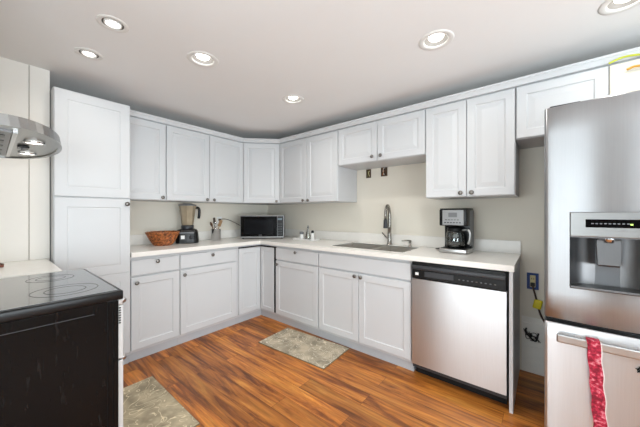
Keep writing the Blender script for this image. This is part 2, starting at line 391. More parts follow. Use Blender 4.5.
for wins, org, rz in ((rear_w, (0, YR - 0.05, 0), 0), (side_w, (XR + 0.05, YR, 0), R(90))):
    for a, b, c, d in wins:
        wn += 1
        fr = MB()
        for x0, x1, z0, z1 in ((a, a + .05, c, d), (b - .05, b, c, d), (a, b, c, c + .05), (a, b, d - .05, d), ((a + b) / 2 - .025, (a + b) / 2 + .025, c, d)):
            fr.box(x0, x1, -.03, .03, z0, z1)
        o = struct('window_%d' % wn, fr, M['white']); o.location = org; o.rotation_euler = (0, 0, rz)  # invented window, added as a source for the fill
        MB().box(a + .05, b - .05, -.004, .004, c + .05, d - .05).build('window_pane', M['pane'], o)

# ------------------------------------------------------------------ cabinets
def door_mesh(mb, x0, x1, z0, z1, yf, t, style, mtx=None):
    """front board seen from -y: outer edge, routed frame and centre panel"""
    w = x1 - x0; h = z1 - z0; k = min(1.0, min(w, h) / 0.30)
    if style == 'raised':
        prof = [(0, t), (0, .003), (.003, 0), (.054 * k, 0), (.060 * k, .0065), (.068 * k, .0065), (.098 * k, .0012)]
    elif style == 'flat':
        prof = [(0, t), (0, .003), (.003, 0), (.056 * k, 0), (.061 * k, .005), (.075 * k, .006)]
    elif style == 'line':
        prof = [(0, t), (0, .003), (.003, 0), (.066, 0), (.069, .003), (.079, .001)]
    else:
        prof = [(0, t), (0, .004), (.004, 0)]
    vs, fs = [], []
    for ins, d in prof:
        vs += [(x0 + ins, yf + d, z0 + ins), (x1 - ins, yf + d, z0 + ins), (x1 - ins, yf + d, z1 - ins), (x0 + ins, yf + d, z1 - ins)]
    for r in range(len(prof) - 1):
        for i in range(4):
            j = (i + 1) % 4; fs.append((r * 4 + i, r * 4 + j, r * 4 + 4 + j, r * 4 + 4 + i))
    n = (len(prof) - 1) * 4
    fs.append((n, n + 1, n + 2, n + 3)); fs.append((3, 2, 1, 0))
    return mb.raw(vs, fs, False, mtx)

KNOB = [(r_ * 1.22, z_ * 1.1) for r_, z_ in [(.0055, 0), (.0045, .010), (.006, .013), (.0125, .016), (.014, .020), (.0125, .0245), (.006, .027), (0, .0275)]]
def knob(x, z, yf, parent, name='knob'):
    return MB().lathe(KNOB, 14, mtx=T(x, yf, z) @ rotx(R(90))).build(name, M['nickel'], parent)

def cabinet(name, label, cat, loc, rz, w, d, z0, z1, fronts, group, toe=0.0, style='raised', fm=None, hollow=None):
    c = thing(name, label, cat, loc, rz, group)
    if hollow:      # open under the sink
        b = MB().box(.0005, .018, -d, -.002, z0 + toe, z1).box(w - .018, w - .0005, -d, -.002, z0 + toe, z1).box(.018, w - .018, -d, -.002, z0 + toe, z0 + toe + .018)
        b.box(.018, w - .018, -.012, -.002, z0 + toe + .018, z1).box(.018, w - .018, -d, -d + .018, z0 + toe + .018, z1)
    else: b = MB().box(0.0005, w - 0.0005, -d, -0.002, z0 + toe, z1)
    b.build('carcass', M['cab_in'], c)
    if toe:
        MB().box(0.0005, w - 0.0005, -(d - 0.03), -0.02, z0, z0 + toe).build('toe_kick', M['toe'], c)
    for f in fronts:
        kind, x0, x1, a, bz = f[:5]; kn = f[5] if len(f) > 5 else None; st = f[6] if len(f) > 6 else style; m = f[7] if len(f) > 7 else M['cab']
        o = door_mesh(MB(), x0, x1, a, bz, -d - 0.0205, 0.02, st).build(kind, m, c)
        if kn: knob(kn[0], kn[1], -d - 0.0205, o, 'knob')
    return c

g = 0.0025
BT, BZ0, BZ1, DZ0, DZ1 = 0.08, 0.105, 0.703, 0.717, 0.848       # toe height, door and drawer edges
GB = 'white base cabinets under the worktop'; GU = 'white wall cabinets below the ceiling'
DB = 0.59
# base cabinets of the left run (local x runs along world y)
cabinet('base_cabinet', 'white base cabinet with one drawer and one door, beside the tall pantry cabinet', 'cabinet', (0, -1.93, 0), R(90), 0.391, DB, 0, 0.874,
        [('drawer', .004, .387, DZ0, DZ1, (.197, .82), 'slab'), ('door', .004, .387, BZ0, BZ1, (.04, .66), 'flat')], GB, BT)
cabinet('base_cabinet', 'wide white base cabinet with drawer and door, below the blender and steel crock', 'cabinet', (0, -1.539, 0), R(90), 0.624, DB, 0, 0.874,
        [('drawer', .004, .600, DZ0, DZ1, (.314, .815), 'slab'), ('door', .004, .600, BZ0, BZ1, (.036, .66), 'flat')], GB, BT)
# corner unit with a pair of leaves meeting in the inside corner
c = thing('corner_cabinet', 'white inside-corner base cabinet with two door leaves, below the microwave', 'cabinet', (0, 0, 0), 0, GB)
MB().prism([(.002, -.002), (.872, -.002), (.872, -DB), (DB, -DB), (DB, -.9145), (.002, -.9145)], BT, 0.874).build('carcass', M['cab_in'], c)
MB().prism([(.02, -.02), (.872, -.02), (.872, -DB + .03), (DB - .03, -DB + .03), (DB - .03, -.9145), (.02, -.9145)], 0, BT).build('toe_kick', M['toe'], c)
MB().box(DB, DB + .014, -.905, -DB, .843, .855).box(DB, .868, -DB - .014, -DB, .843, .855).box(.851, .8725, -DB - .019, -DB, .11, .853).build('door_gap', M['gap'], c)
o = door_mesh(MB(), 0, .292, BZ0, .842, -.0205, .02, 'flat').build('door', M['cab'], c); o.location = (DB, -.905, 0); o.rotation_euler = (0, 0, R(90))
o = door_mesh(MB(), 0, .234, BZ0, .842, -.0205, .02, 'flat').build('door', M['cab'], c); o.location = (.6125, -DB, 0)
cabinet('base_cabinet', 'white base cabinet with drawer and door, between corner unit and sink cabinet', 'cabinet', (.873, 0, 0), 0, .629, DB, 0, .874,
        [('drawer', .006, .623, DZ0, DZ1, (.329, .823), 'slab'), ('door', .006, .623, BZ0, BZ1, (.046, .666), 'flat')], GB, BT)
cabinet('sink_cabinet', 'white two-door base cabinet under the sink, left of the dishwasher', 'cabinet', (1.503, 0, 0), 0, .928, DB, 0, .874,
        [('false_panel', .004, .924, DZ0, DZ1, None, 'slab'), ('door', .004, .4555, BZ0, BZ1, (.428, .683), 'flat'), ('door', .4605, .924, BZ0, BZ1, (.489, .680), 'flat')], GB, BT, hollow=True)
tag(MB().box(3.049, 3.069, -.622, -.002, 0, .875, .001).build('end_panel', M['cab_in']), 'white side panel closing the worktop end, right of the dishwasher', 'panel')
# pantry
PZ = .76
p = cabinet('pantry_cabinet', 'tall white pantry cabinet reaching nearly to the ceiling, beyond the black range', 'cabinet', (0, -2.384, 0), R(90), .451, .60, 0, 2.108,
        [('door', .003, .448, 1.355, 2.105, None, 'line'), ], None, BT)
o = door_mesh(door_mesh(MB(), .003, .448, .105, PZ - .0005, -.6205, .02, 'line'), .003, .448, PZ + .0005, 1.347, -.6205, .02, 'line')
door = o.build('door', M['cab'], p); knob(.424, 1.309, -.6205, door)
# wall cabinets
UD, UZ0, UZ1 = .358, 1.360, 2.102
D0, D1 = UZ0 + .004, 2.091
cabinet('wall_cabinet', 'white wall cabinet with a single door, partly behind the tall pantry edge', 'cabinet', (0, -1.931, 0), R(90), .362, UD, UZ0, UZ1,
        [('door', .004, .358, D0, D1, (.325, 1.388))], GU)
cabinet('wall_cabinet', 'white two-door wall cabinet above the rattan bowl and blender', 'cabinet', (0, -1.568, 0), R(90), .884, UD, UZ0, UZ1,
        [('door', .004, .443, D0, D1, (.408, 1.384)), ('door', .448, .880, D0, D1, (.488, 1.384))], GU)
AX = .682
c = thing('corner_wall_cabinet', 'white diagonal corner wall cabinet with one door above the microwave', 'cabinet', (0, 0, 0), 0, GU)
MB().prism([(.002, -.002), (AX, -.002), (AX, -UD), (UD, -AX), (.002, -AX)], UZ0, UZ1).build('carcass', M['cab_in'], c)
DWD = math.hypot(AX - UD, AX - UD)
o = door_mesh(MB(), .012, DWD - .012, D0, D1, -.0205, .02, 'raised').build('door', M['cab'], c); o.location = (UD, -AX, 0); o.rotation_euler = (0, 0, R(45))
knob(DWD - .045, 1.384, -.0205, o)
cabinet('wall_cabinet', 'tall white two-door wall cabinet between the corner unit and the short cabinet over the sink', 'cabinet', (.6825, 0, 0), 0, .890, UD, UZ0, UZ1,
        [('door', .006, .449, D0, D1, (.413, 1.382)), ('door', .454, .886, D0, D1, (.490, 1.382))], GU)
cabinet('wall_cabinet', 'short white two-door wall cabinet high above the kitchen sink', 'cabinet', (1.5735, 0, 0), 0, .886, UD, 1.722, UZ1,
        [('door', .004, .444, 1.726, D1, (.402, 1.766)), ('door', .449, .882, 1.726, D1, (.489, 1.766))], GU)
cabinet('wall_cabinet', 'tall white two-door wall cabinet above the coffee maker', 'cabinet', (2.4605, 0, 0), 0, .605, UD, UZ0, UZ1,
        [('door', .004, .302, D0, D1, (.266, 1.390)), ('door', .307, .601, D0, D1, (.340, 1.390))], GU)
cabinet('wall_cabinet', 'short wall cabinet above the refrigerator, white left door and cream right door', 'cabinet', (3.068, 0, 0), 0, .885, UD, 1.74, UZ1,
        [('door', .004, .437, 1.744, D1, None), ('door', .443, .881, 1.744, D1, None, 'raised', M['cab_warm'])], GU)
# crown moulding swept along the tops of the wall cabinets
path = [(UD, -1.931), (UD, -AX), (AX, -UD), (3.953, -UD)]
prof = [(-.02, 2.1025), (.0225, 2.1025), (.0265, 2.107), (.029, 2.115), (.036, 2.130), (.042, 2.136), (.042, 2.149), (-.02, 2.149)]
vs, fs = [], []
def offs(i, d):
    pt = Vector(path[i]); ds = []
    if i > 0: ds.append((pt - Vector(path[i - 1])).normalized())
    if i < len(path) - 1: ds.append((Vector(path[i + 1]) - pt).normalized())
    ns = [Vector((e.y, -e.x)) for e in ds]
    n = sum(ns, Vector((0, 0))).normalized(); return pt + n * (d / max(.3, n.dot(ns[0])))
for i in range(len(path)):
    for d, z in prof:
        q = offs(i, d); vs.append((q.x, q.y, z))
K = len(prof)
for i in range(len(path) - 1):
    for k in range(K):
        l = (k + 1) % K; fs.append((i * K + k, i * K + l, (i + 1) * K + l, (i + 1) * K + k))
fs += [tuple(range(K)), tuple((len(path) - 1) * K + k for k in range(K))[::-1]]
tag(MB().raw(vs, fs).build('crown_moulding', M['cab']), 'white crown moulding running along the tops of the wall cabinets', 'moulding')

# ------------------------------------------------------------------ worktop with sink cut-out
CF = .637; CE = 3.076; CZ0, CZ1 = .876, .914
SX0, SX1, SY0, SY1 = 1.575, 2.325, -.515, -.105
wt = thing('worktop', 'pale stone worktop running round the corner, with low backsplash and sink cut-out', 'worktop', (0, 0, 0))
MB().grid([.002, CF, SX0, SX1, CE], [-1.931, -CF, SY0, SY1, -.002], CZ0, CZ1,
          lambda x, y: (x < CF or y > -CF) and not (SX0 < x < SX1 and SY0 < y < SY1)).build('slab', M['top'], wt)
tag(MB().box(.002, .021, -1.931, -.0225, CZ1 + .0004, 1.016, .001).build('backsplash', M['top']), 'low pale stone backsplash strip on the left wall, behind the blender', 'backsplash')
tag(MB().box(.002, CE, -.0215, -.002, CZ1 + .0004, 1.016, .001).build('backsplash', M['top']), 'low pale stone backsplash strip on the back wall, behind the sink', 'backsplash')

s = thing('kitchen_sink', 'stainless double-bowl undermount sink set in the pale worktop', 'sink', ((SX0 + SX1) / 2, -.31, .9))
def bowl(x0, x1, y0, y1, zt, dep):
    mb = MB(); t = .003; r = .03
    mb.box(x0, x1, y0, y0 + t, zt - dep, zt).box(x0, x1, y1 - t, y1, zt - dep, zt).box(x0, x0 + t, y0, y1, zt - dep, zt).box(x1 - t, x1, y0, y1, zt - dep, zt)
    mb.box(x0, x1, y0, y1, zt - dep - t, zt - dep)
    return mb
ox, oy, oz = s.location
L0, L1 = SX0 - ox + .001, SX1 - ox - .001; Y0, Y1 = SY0 - oy + .001, SY1 - oy - .001
mid = L0 + .43
a = bowl(L0, mid - .012, Y0, Y1, .008, .19).build('bowl', M['sinkst'], s)
b = bowl(mid + .012, L1, Y0 + .0, Y1, .008, .16).build('bowl', M['sinkst'], s)
MB().box(mid - .012, mid + .012, Y0, Y1, -.03, .002, .004).build('divider', M['steel_h'], s)
MB().grid([L0, L0 + .012, mid - .012, mid + .012, L1 - .012, L1], [Y0, Y0 + .012, Y1 - .012, Y1], .0085, .0125,
          lambda x, y: x < L0 + .012 or x > L1 - .012 or y < Y0 + .012 or y > Y1 - .012).build('rim', M['chrome'], s)
for q, par, dz in (((L0 + mid) / 2, a, -.182), ((mid + L1) / 2, b, -.152)):
    MB().lathe([(.045, 0), (.043, .004), (.03, .003), (.0, .002)], 20, (q, 0, dz)).build('drain', M['chrome'], par)

f = thing('kitchen_faucet', 'tall stainless gooseneck faucet with pull-down spray head behind the sink', 'faucet', (1.995, -.06, CZ1))
MB().lathe([(.03, 0), (.03, .006), (.024, .012), (.021, .05), (.019, .115), (.017, .12)], 20).build('base', M['faucet'], f)
ang = R(-84)
arc = [(0, 0, .1), (0, 0, .2), (0, 0, .30)]
for i in range(1, 13):
    t = pi * i / 12; q = .058 * (1 - cos(t)); arc.append((q * cos(ang), q * sin(ang), .30 + .098 * sin(t)))
arc.append((.116 * cos(ang), .116 * sin(ang), .262))
MB().tube(arc, [.0185] * 3 + [.016] * 6 + [.0145] * (len(arc) - 9), 12).build('spout', M['faucet'], f)
MB().lathe([(.0145, .262), (.018, .255), (.021, .20), (.023, .178), (.02, .174)], 16, (.116 * cos(ang), .116 * sin(ang), 0)).build('spray_head', M['dgrey'], f)
MB().tube([(-.012, 0, .055), (-.03, -.004, .068), (-.075, -.012, .122)], [.012, .008, .0065], 8).build('lever', M['faucet'], f)
sd = thing('soap_dispenser', 'small stainless soap dispenser pump standing right of the faucet', 'dispenser', (2.215, -.075, CZ1))
MB().lathe([(.02, 0), (.02, .005), (.012, .01), (.011, .045), (.014, .05), (.014, .06), (.0, .062)], 16).build('body', M['faucet'], sd)
MB().tube([(0, 0, .055), (-.03, -.02, .057), (-.065, -.045, .053)], [.008, .007, .005], 8).build('nozzle', M['faucet'], sd)

# ------------------------------------------------------------------ dishwasher
d = thing('dishwasher', 'stainless steel dishwasher with black control strip, set under the worktop', 'dishwasher', (2.434, 0, 0))
w = .608
MB().box(.004, w - .004, -.57, -.03, .10, .870).build('tub', M['dgrey'], d)
MB().box(.01, w - .01, -.545, -.05, 0, .10).build('toe_kick', M['black_m'], d)
MB().box(.004, w - .004, -.60, -.56, .063, .10, .003).build('access_panel', M['dgrey'], d)
# door skin bowed gently along its height
vs, fs = [], []; nz = 12; nx = 10
xa, xb, za, zb = .006, w - .006, .098, .742
for k in range(nz + 1):
    for i in range(nx + 1):
        u = k / nz; q = i / nx
        vs.append((xa + (xb - xa) * q, -.622 - .007 * sin(pi * u) - .003 * sin(pi * q), za + (zb - za) * u))
for k in range(nz):
    for i in range(nx):
        n0 = k * (nx + 1) + i; fs.append((n0, n0 + 1, n0 + nx + 2, n0 + nx + 1))
mb = MB().raw(vs, fs, True); mb.box(xa, xb, -.621, -.57, za, zb)
dd = mb.build('door', M['steel'], d)
MB().box(xa, xb, -.626, -.57, .745, .869, .006).build('control_strip', M['black'], d)
MB().box(xa + .003, xb - .003, -.640, -.62, .815, .845, .007, seg=3).build('handle_lip', M['dgrey'], d)
MB().box(.10, .30, -.6285, -.62, .764, .806, .006).build('latch_pocket', M['dgrey'], d)
MB().box(.034, .058, -.6285, -.62, .772, .792).build('badge', M['white'], d)
for i in range(9):
    x = .33 + i * .026
    MB().box(x, x + .010, -.6285, -.62, .777, .783).build('button', M['mgrey'] if i % 4 else M['canbaffle'], d)

# ------------------------------------------------------------------ refrigerator
FX0, FX1, FY = 3.2170, 4.125, -.862
f = thing('refrigerator', 'large stainless french-door refrigerator with ice dispenser and bottom freezer drawer', 'refrigerator', ((FX0 + FX1) / 2, 0, 0))
def fx(x): return x - (FX0 + FX1) / 2
MB().box(fx(FX0 + .004), fx(FX1 - .004), -.785, -.05, .035, 1.735, .004).build('cabinet_body', M['mgrey'], f)
MB().box(fx(FX0 + .02), fx(FX1 - .02), -.80, -.1, 0.0, .06).build('base_grille', M['black_m'], f)
MB().box(fx(FX0 + .02), fx(FX0 + .14), -.83, -.70, 1.735, 1.785, .006).build('hinge_cover', M['dgrey'], f)
MB().box(fx(FX1 - .14), fx(FX1 - .02), -.83, -.70, 1.735, 1.785, .006).build('hinge_cover', M['dgrey'], f)
def skin(x0, x1, z0, z1, bow, hole=None, rad=.014):
    """door: rounded upright edges, front bowed outwards, optional rectangular opening"""
    xs = [x0 + rad * (1 - cos(pi / 2 * i / 5)) for i in range(6)] + [x1 - rad * (1 - cos(pi / 2 * i / 5)) for i in range(6)]
    xs += [x0 + rad + (x1 - x0 - 2 * rad) * i / 16 for i in range(1, 16)]
    zs = [z0, z0 + .006, z1 - .006, z1] + [z0 + (z1 - z0) * i / 8 for i in range(1, 8)]
    if hole:
        xs = [x for x in xs if min(abs(x - hole[0]), abs(x - hole[1])) > .006] + [hole[0], hole[1]]
        zs = [z for z in zs if min(abs(z - hole[2]), abs(z - hole[3])) > .006] + [hole[2], hole[3]]
    xs = sorted(set(round(x, 5) for x in xs)); zs = sorted(set(round(z, 5) for z in zs))
    def yy(x, z):
        u = (x - x0) / (x1 - x0); y = FY + .012 - bow * sin(pi * u)
        e = min(x - x0, x1 - x)
        if e < rad: y += rad - math.sqrt(max(0, rad * rad - (rad - e) ** 2))
        if min(z - z0, z1 - z) < .003: y += .006
        return y
    vs, fs = [], []; n = len(xs)
    for z in zs:
        for x in xs: vs.append((fx(x), yy(x, z), z))
    for k in range(len(zs) - 1):
        for i in range(n - 1):
            cx, cz = (xs[i] + xs[i + 1]) / 2, (zs[k] + zs[k + 1]) / 2
            if hole and hole[0] < cx < hole[1] and hole[2] < cz < hole[3]: continue
            fs.append((k * n + i, k * n + i + 1, (k + 1) * n + i + 1, (k + 1) * n + i))
    mb = MB().raw(vs, fs, True)
    # sides, top, bottom and back
    yb = -.79
    nz = len(zs)
    ring = [(k * n, ) for k in range(nz)]
    b = len(mb.v)
    base = [vs[k * n] for k in range(nz)] + [(fx(x0), yb, zs[k]) for k in range(nz)]
    mb.raw(base, [(k, k + 1, nz + k + 1, nz + k) for k in range(nz - 1)])
    base = [vs[k * n + n - 1] for k in range(nz)] + [(fx(x1), yb, zs[k]) for k in range(nz)]
    mb.raw(base, [(k, k + 1, nz + k + 1, nz + k) for k in range(nz - 1)])
    for row in (0, nz - 1):
        base = [vs[row * n + i] for i in range(n)] + [(fx(x), yb, zs[row]) for x in xs]
        mb.raw(base, [(i, i + 1, n + i + 1, n + i) for i in range(n - 1)])
    return mb
XM = (FX0 + FX1) / 2
DSP = (3.312, 3.588, .876, 1.240)
ld = skin(FX0, XM - .003, .706, 1.772, .020, DSP).build('door', M['steel_f'], f)
rd = skin(XM + .003, FX1, .706, 1.772, .020).build('door', M['steel_f'], f)
fd = skin(FX0, FX1, .075, .682, .014).build('freezer_drawer', M['steel'], f)
MB().box(fx(FX0 + .006), fx(FX1 - .006), -.80, -.78, .682, .706).build('gasket_gap', M['gap'], f)
for x in (XM - .05, XM + .05):
    h = MB().tube([(fx(x), -.868, .80), (fx(x), -.915, .83), (fx(x), -.925, 1.2), (fx(x), -.915, 1.58), (fx(x), -.868, 1.61)], .013, 10)
    h.build('handle', M['steel'], ld if x < XM else rd)
hb = MB().box(fx(3.262), fx(4.085), -.925, -.905, .612, .652, .006)
hb.box(fx(3.29), fx(3.33), -.91, -.862, .62, .645).box(fx(4.02), fx(4.06), -.91, -.862, .62, .645)
hb.build('handle', M['steel_h'], fd)
# small dark snowflake mark on the drawer
mk = MB()
for k in range(6):
    a = pi * k / 3 + .2
    mk.box(-.002, .020, -.0015, .0015, -.0022, .0022, mtx=T(fx(3.541), -.866, .55) @ Matrix.Scale(.8, 4) @ roty(a))
    mk.box(.009, .013, -.0015, .0015, -.007, .007, mtx=T(fx(3.541), -.866, .55) @ Matrix.Scale(.8, 4) @ roty(a))
mk.build('emblem', M['black_m'], fd)
# dispenser: recess, control panel, chute, tray
dx0, dx1, dz0, dz1 = DSP
yb = -.775
vs, fs = [], []
seg = 10
pr = []
for i in range(seg + 1):                       # curved back of the recess
    t = i / seg; xx = dx0 + (dx1 - dx0) * t
    pr.append((fx(xx), -.868 + .088 * (sin(pi * t) ** .45)))
for x, y in pr: vs += [(x, y, dz0 + .01), (x, y, 1.123)]
for i in range(seg): fs.append((2 * i, 2 * i + 2, 2 * i + 3, 2 * i + 1))
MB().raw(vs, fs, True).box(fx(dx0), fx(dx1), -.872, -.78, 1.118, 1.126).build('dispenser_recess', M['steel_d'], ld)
cp = MB().box(fx(dx0 + .001), fx(dx1 - .001), -.884, -.80, 1.124, 1.239, .003).build('control_panel', M['steel_c'], ld)
MB().box(fx(3.366), fx(3.548), -.8865, -.88, 1.168, 1.206, .001).build('display', M['glass_k'], cp)
dm = MB()
for i in range(9): dm.box(fx(3.385 + i * .014), fx(3.393 + i * .014), -.8875, -.886, 1.184, 1.189)
dm.build('display_icon', M['mgrey'], cp)
MB().box(fx(3.507), fx(3.515), -.8878, -.886, 1.181, 1.187).build('indicator_light', M['led'], cp)
vs = []
for z, hw, y0 in ((1.118, .030, -.835), (1.105, .040, -.838), (.992, .036, -.842), (.985, .034, -.838)):
    vs += [(fx(3.448) - hw, y0, z), (fx(3.448) + hw, y0, z), (fx(3.448) + hw, -.79, z), (fx(3.448) - hw, -.79, z)]
fs = [(0, 1, 2, 3), (15, 14, 13, 12)]
for r in range(3):
    for i in range(4):
        j = (i + 1) % 4; fs.append((r * 4 + i, r * 4 + j, r * 4 + 4 + j, r * 4 + 4 + i))
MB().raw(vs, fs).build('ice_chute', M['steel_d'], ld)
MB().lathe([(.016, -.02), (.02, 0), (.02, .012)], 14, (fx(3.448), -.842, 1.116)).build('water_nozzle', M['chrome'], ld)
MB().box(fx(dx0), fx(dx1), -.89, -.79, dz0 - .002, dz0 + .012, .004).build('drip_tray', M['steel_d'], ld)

# ribbon-like towel over the freezer handle
tw = MB(); n = 26
def sheet(mb, pts, x0, x1, th):
    vs, fs = [], []; k = len(pts)
    for (y, z, dx) in pts:
        vs += [(x0 + dx, y - th / 2, z), (x1 + dx, y - th / 2, z), (x1 + dx, y + th / 2, z), (x0 + dx, y + th / 2, z)]
    for r in range(k - 1):
        for i in range(4):
            j = (i + 1) % 4; fs.append((r * 4 + i, r * 4 + j, r * 4 + 4 + j, r * 4 + 4 + i))
    fs += [(0, 1, 2, 3), tuple(range(4 * k - 4, 4 * k))[::-1]]
    return mb.raw(vs, fs)
pts = [(-.932 + .003 * sin(i * 1.1), .658 - .42 * i / n, .024 * (i / n) + .002 * sin(i * .9)) for i in range(n + 1)]
t = thing('hanging_towel', 'narrow red and white patterned towel draped over the freezer drawer handle', 'towel', (3.39, 0, 0))
sheet(tw, pts, -.025, .019, .005); tw.box(-.025, .019, -.934, -.898, .6535, .659).box(-.012, .019, -.902, -.898, .52, .656)
cl = tw.build('cloth', M['cloth'], t)
ed = MB()
sheet(ed, [(y - .001, z, dx) for y, z, dx in pts], .019, .022, .006)
ed.build('crochet_edge', M['clothw'], t)

# ------------------------------------------------------------------ range, its worktop and hood
RX0, RX1, RY0, RY1 = 1.138, 1.838, -3.0, -2.321
r = thing('kitchen_range', 'black electric range with smooth glass cooktop and scratched side panel', 'stove', ((RX0 + RX1) / 2, RY1, 0))
rx = (RX0 + RX1) / 2
def lx(x): return x - rx
def ly(y): return y - RY1
MB().box(lx(RX0 + .004), lx(RX1 - .006), ly(RY0), ly(RY1 - .001), .05, .872).build('oven_body', M['black_m'], r)
sp = MB().box(lx(RX1 - .007), lx(RX1), ly(RY0), ly(-2.358), .03, .872, .001)
sp.box(lx(RX1 - .007), lx(RX1 - .001), ly(-2.355), ly(-2.340), .03, .868).box(lx(RX1 - .007), lx(RX1 - .0005), ly(-2.337), ly(RY1), .03, .868)
sp.build('side_panel', M['enamel'], r)
MB().box(lx(RX0), lx(RX0 + .006), ly(RY0), ly(RY1), .03, .872).build('side_panel', M['enamel'], r)
for x in (RX0 + .05, RX1 - .05):
    for y in (RY0 + .06, RY1 - .05): MB().lathe([(.018, 0), (.018, .06)], 12, (lx(x), ly(y), 0)).build('foot', M['black_m'], r)
ct = MB().box(lx(RX0 - .004), lx(RX1 + .006), ly(RY0), ly(-2.304), .873, .910, .006, seg=3).build('cooktop', M['black'], r)
MB().box(lx(RX0 + .012), lx(RX1 - .010), ly(RY0 + .07), ly(-2.320), .909, .9125).build('glass_surface', M['hob'], ct)
for bx, by, br in ((1.33, -2.47, .085), (1.66, -2.46, .105), (1.33, -2.78, .105), (1.66, -2.78, .085)):
    mb = MB()
    for rr in (br, br * .62): mb.lathe([(rr - .0016, 0), (rr + .0016, 0), (rr + .0016, .0004), (rr - .0016, .0004), (rr - .0016, 0)], 40, (lx(bx), ly(by), .9125), cap=False)
    mb.build('burner_ring', M['ring'], ct)
def oven_door(z0, z1, win, hz, name):
    d = MB().box(lx(RX0 + .006), lx(RX1 - .004), ly(-2.320), ly(-2.302), z0, z1, .003).build('oven_door', M['satin'], r)
    MB().box(lx(RX0 + .10), lx(RX1 - .10), ly(-2.3025), ly(-2.2995), win[0], win[1]).build('door_window', M['glass_k'], d)
    h = MB().tube([(lx(RX0 + .14), ly(-2.262), hz), (lx(RX1 - .155), ly(-2.262), hz)], .0125, 12)
    h.box(lx(RX0 + .16), lx(RX0 + .19), ly(-2.305), ly(-2.262), hz - .01, hz + .01).box(lx(RX1 - .205), lx(RX1 - .175), ly(-2.305), ly(-2.262), hz - .01, hz + .01)
    h.build('door_handle', M['steel_h'], d)
    return d
ud = oven_door(.622, .845, (.645, .775), .825, 'upper')
od = oven_door(.085, .614, (.16, .49), .555, 'lower')
MB().box(lx(RX0 + .006), lx(RX1 - .004), ly(-2.320), ly(-2.304), .848, .870, .002).build('front_trim', M['steel_h'], r)
for k in range(7): MB().box(lx(RX1 - .0045), lx(RX1 - .0030), ly(-2.319), ly(-2.311), .770 + k * .0105, .776 + k * .0105).build('vent_slot', M['black'], ud)
MB().box(lx(RX1 - .001), lx(RX1 + .0015), ly(RY0), ly(-2.40), .8325, .8345).build('seam_strip', M['dgrey'], r)
bg = MB().box(lx(RX0), lx(RX1), ly(RY0), ly(RY0 + .06), .905, 1.08, .008).build('backguard', M['black'], r)
for k in range(4): MB().lathe([(.02, 0), (.018, .02), (0, .021)], 14, mtx=T(lx(1.23 + k * .17), ly(RY0 + .06), 1.0) @ rotx(R(-90))).build('control_knob', M['steel_h'], bg)

cab = cabinet('side_base_cabinet', 'low white base cabinet hidden behind the black range, under the side counter', 'cabinet', (1.128, -3.015, 0), R(180), .60, .56, 0, .874,
              [('door', .01, .50, BZ0, .848, None, 'flat')], None, BT)
sc = tag(MB().box(.498, 1.130, -3.018, -2.402, .876, .914, .002).build('side_worktop', M['top']), 'short pale counter between black range and left wall', 'worktop')
tb = thing('serving_board', 'reddish brown wooden board lying on the counter behind the black range', 'board', (.655, -2.71, .9145), R(12))
MB().box(-.10, .10, -.10, .085, 0, .014, .004).build('board', M['redwood'], tb)
MB().box(-.10, .10, .077, .085, .0145, .020).build('raised_lip', M['wood_d'], tb)

hd = thing('range_hood', 'stainless canopy range hood with rounded front edge above the black range', 'hood', (1.475, -2.99, 1.517))
out = [(-.40, .002), (-.40, .37)]
for i in range(1, 24):
    t = pi * i / 24; out.append((-.40 * cos(t), .37 + .165 * sin(t)))
out += [(.40, .37), (.40, .002)]
out2 = [(x * .985, y if y < .1 else y - .006) for x, y in out]
inn = [(x * .965, (y - .014) if y > .1 else y + .012) for x, y in out]
n = len(out)
vs = [(x, y, 0) for x, y in out] + [(x, y, .038) for x, y in out2] + [(x, y, 0) for x, y in inn] + [(x, y, .006) for x, y in inn]
fs = [tuple(range(n, 2 * n))]
for i in range(n):
    j = (i + 1) % n
    fs += [(i, j, n + j, n + i), (i, 2 * n + i, 2 * n + j, j), (2 * n + i, 3 * n + i, 3 * n + j, 2 * n + j)]
fs.append(tuple(range(3 * n, 4 * n))[::-1])
MB().raw(vs, fs).build('canopy', M['steel_c'], hd)
ch = MB()
vv = [(-.30, .014, .038), (.30, .014, .038), (.30, .36, .038), (-.30, .36, .038), (-.15, .014, .20), (.15, .014, .20), (.15, .26, .20), (-.15, .26, .20)]
ch.raw(vv, [(0, 1, 2, 3), (4, 5, 6, 7), (0, 1, 5, 4), (1, 2, 6, 5), (2, 3, 7, 6), (3, 0, 4, 7)]).box(-.15, .15, .014, .26, .20, H - 1.517 - .002)
ch.build('chimney', M['steel_h'], hd)
fl = MB().box(-.30, .30, .06, .376, -.001, .006).build('grease_filter', M['steel_d'], hd)
sl = MB()
for k in range(5):
    sl.box(-.27 + k * .115, -.27 + k * .115 + .05, .08, .362, -.003, .0)
sl.build('filter_slat', M['black'], fl)
bar = MB().box(-.31, .31, .378, .390, -.004, .006).build('filter_rail', M['steel_h'], hd)
for x in (-.165, .145):
    l = MB().lathe([(.031, .004), (.032, -.002), (.026, -.002), (.025, .004)], 24, (x, .442, 0), cap=False).build('lamp_ring', M['chrome'], hd)
    MB().lathe([(.0255, .000), (0, .000)], 24, (x, .442, 0)).build('lamp_lens', M['hlens'], l)
bp = MB().box(-.032, .032, .402, .436, -.004, .004, .002).build('control_pad', M['black'], hd)
for k in range(4): MB().lathe([(.006, 0), (.006, -.003), (0, -.003)], 10, (-.022 + k * .015, .419, -.004)).build('button', M['mgrey'], bp)

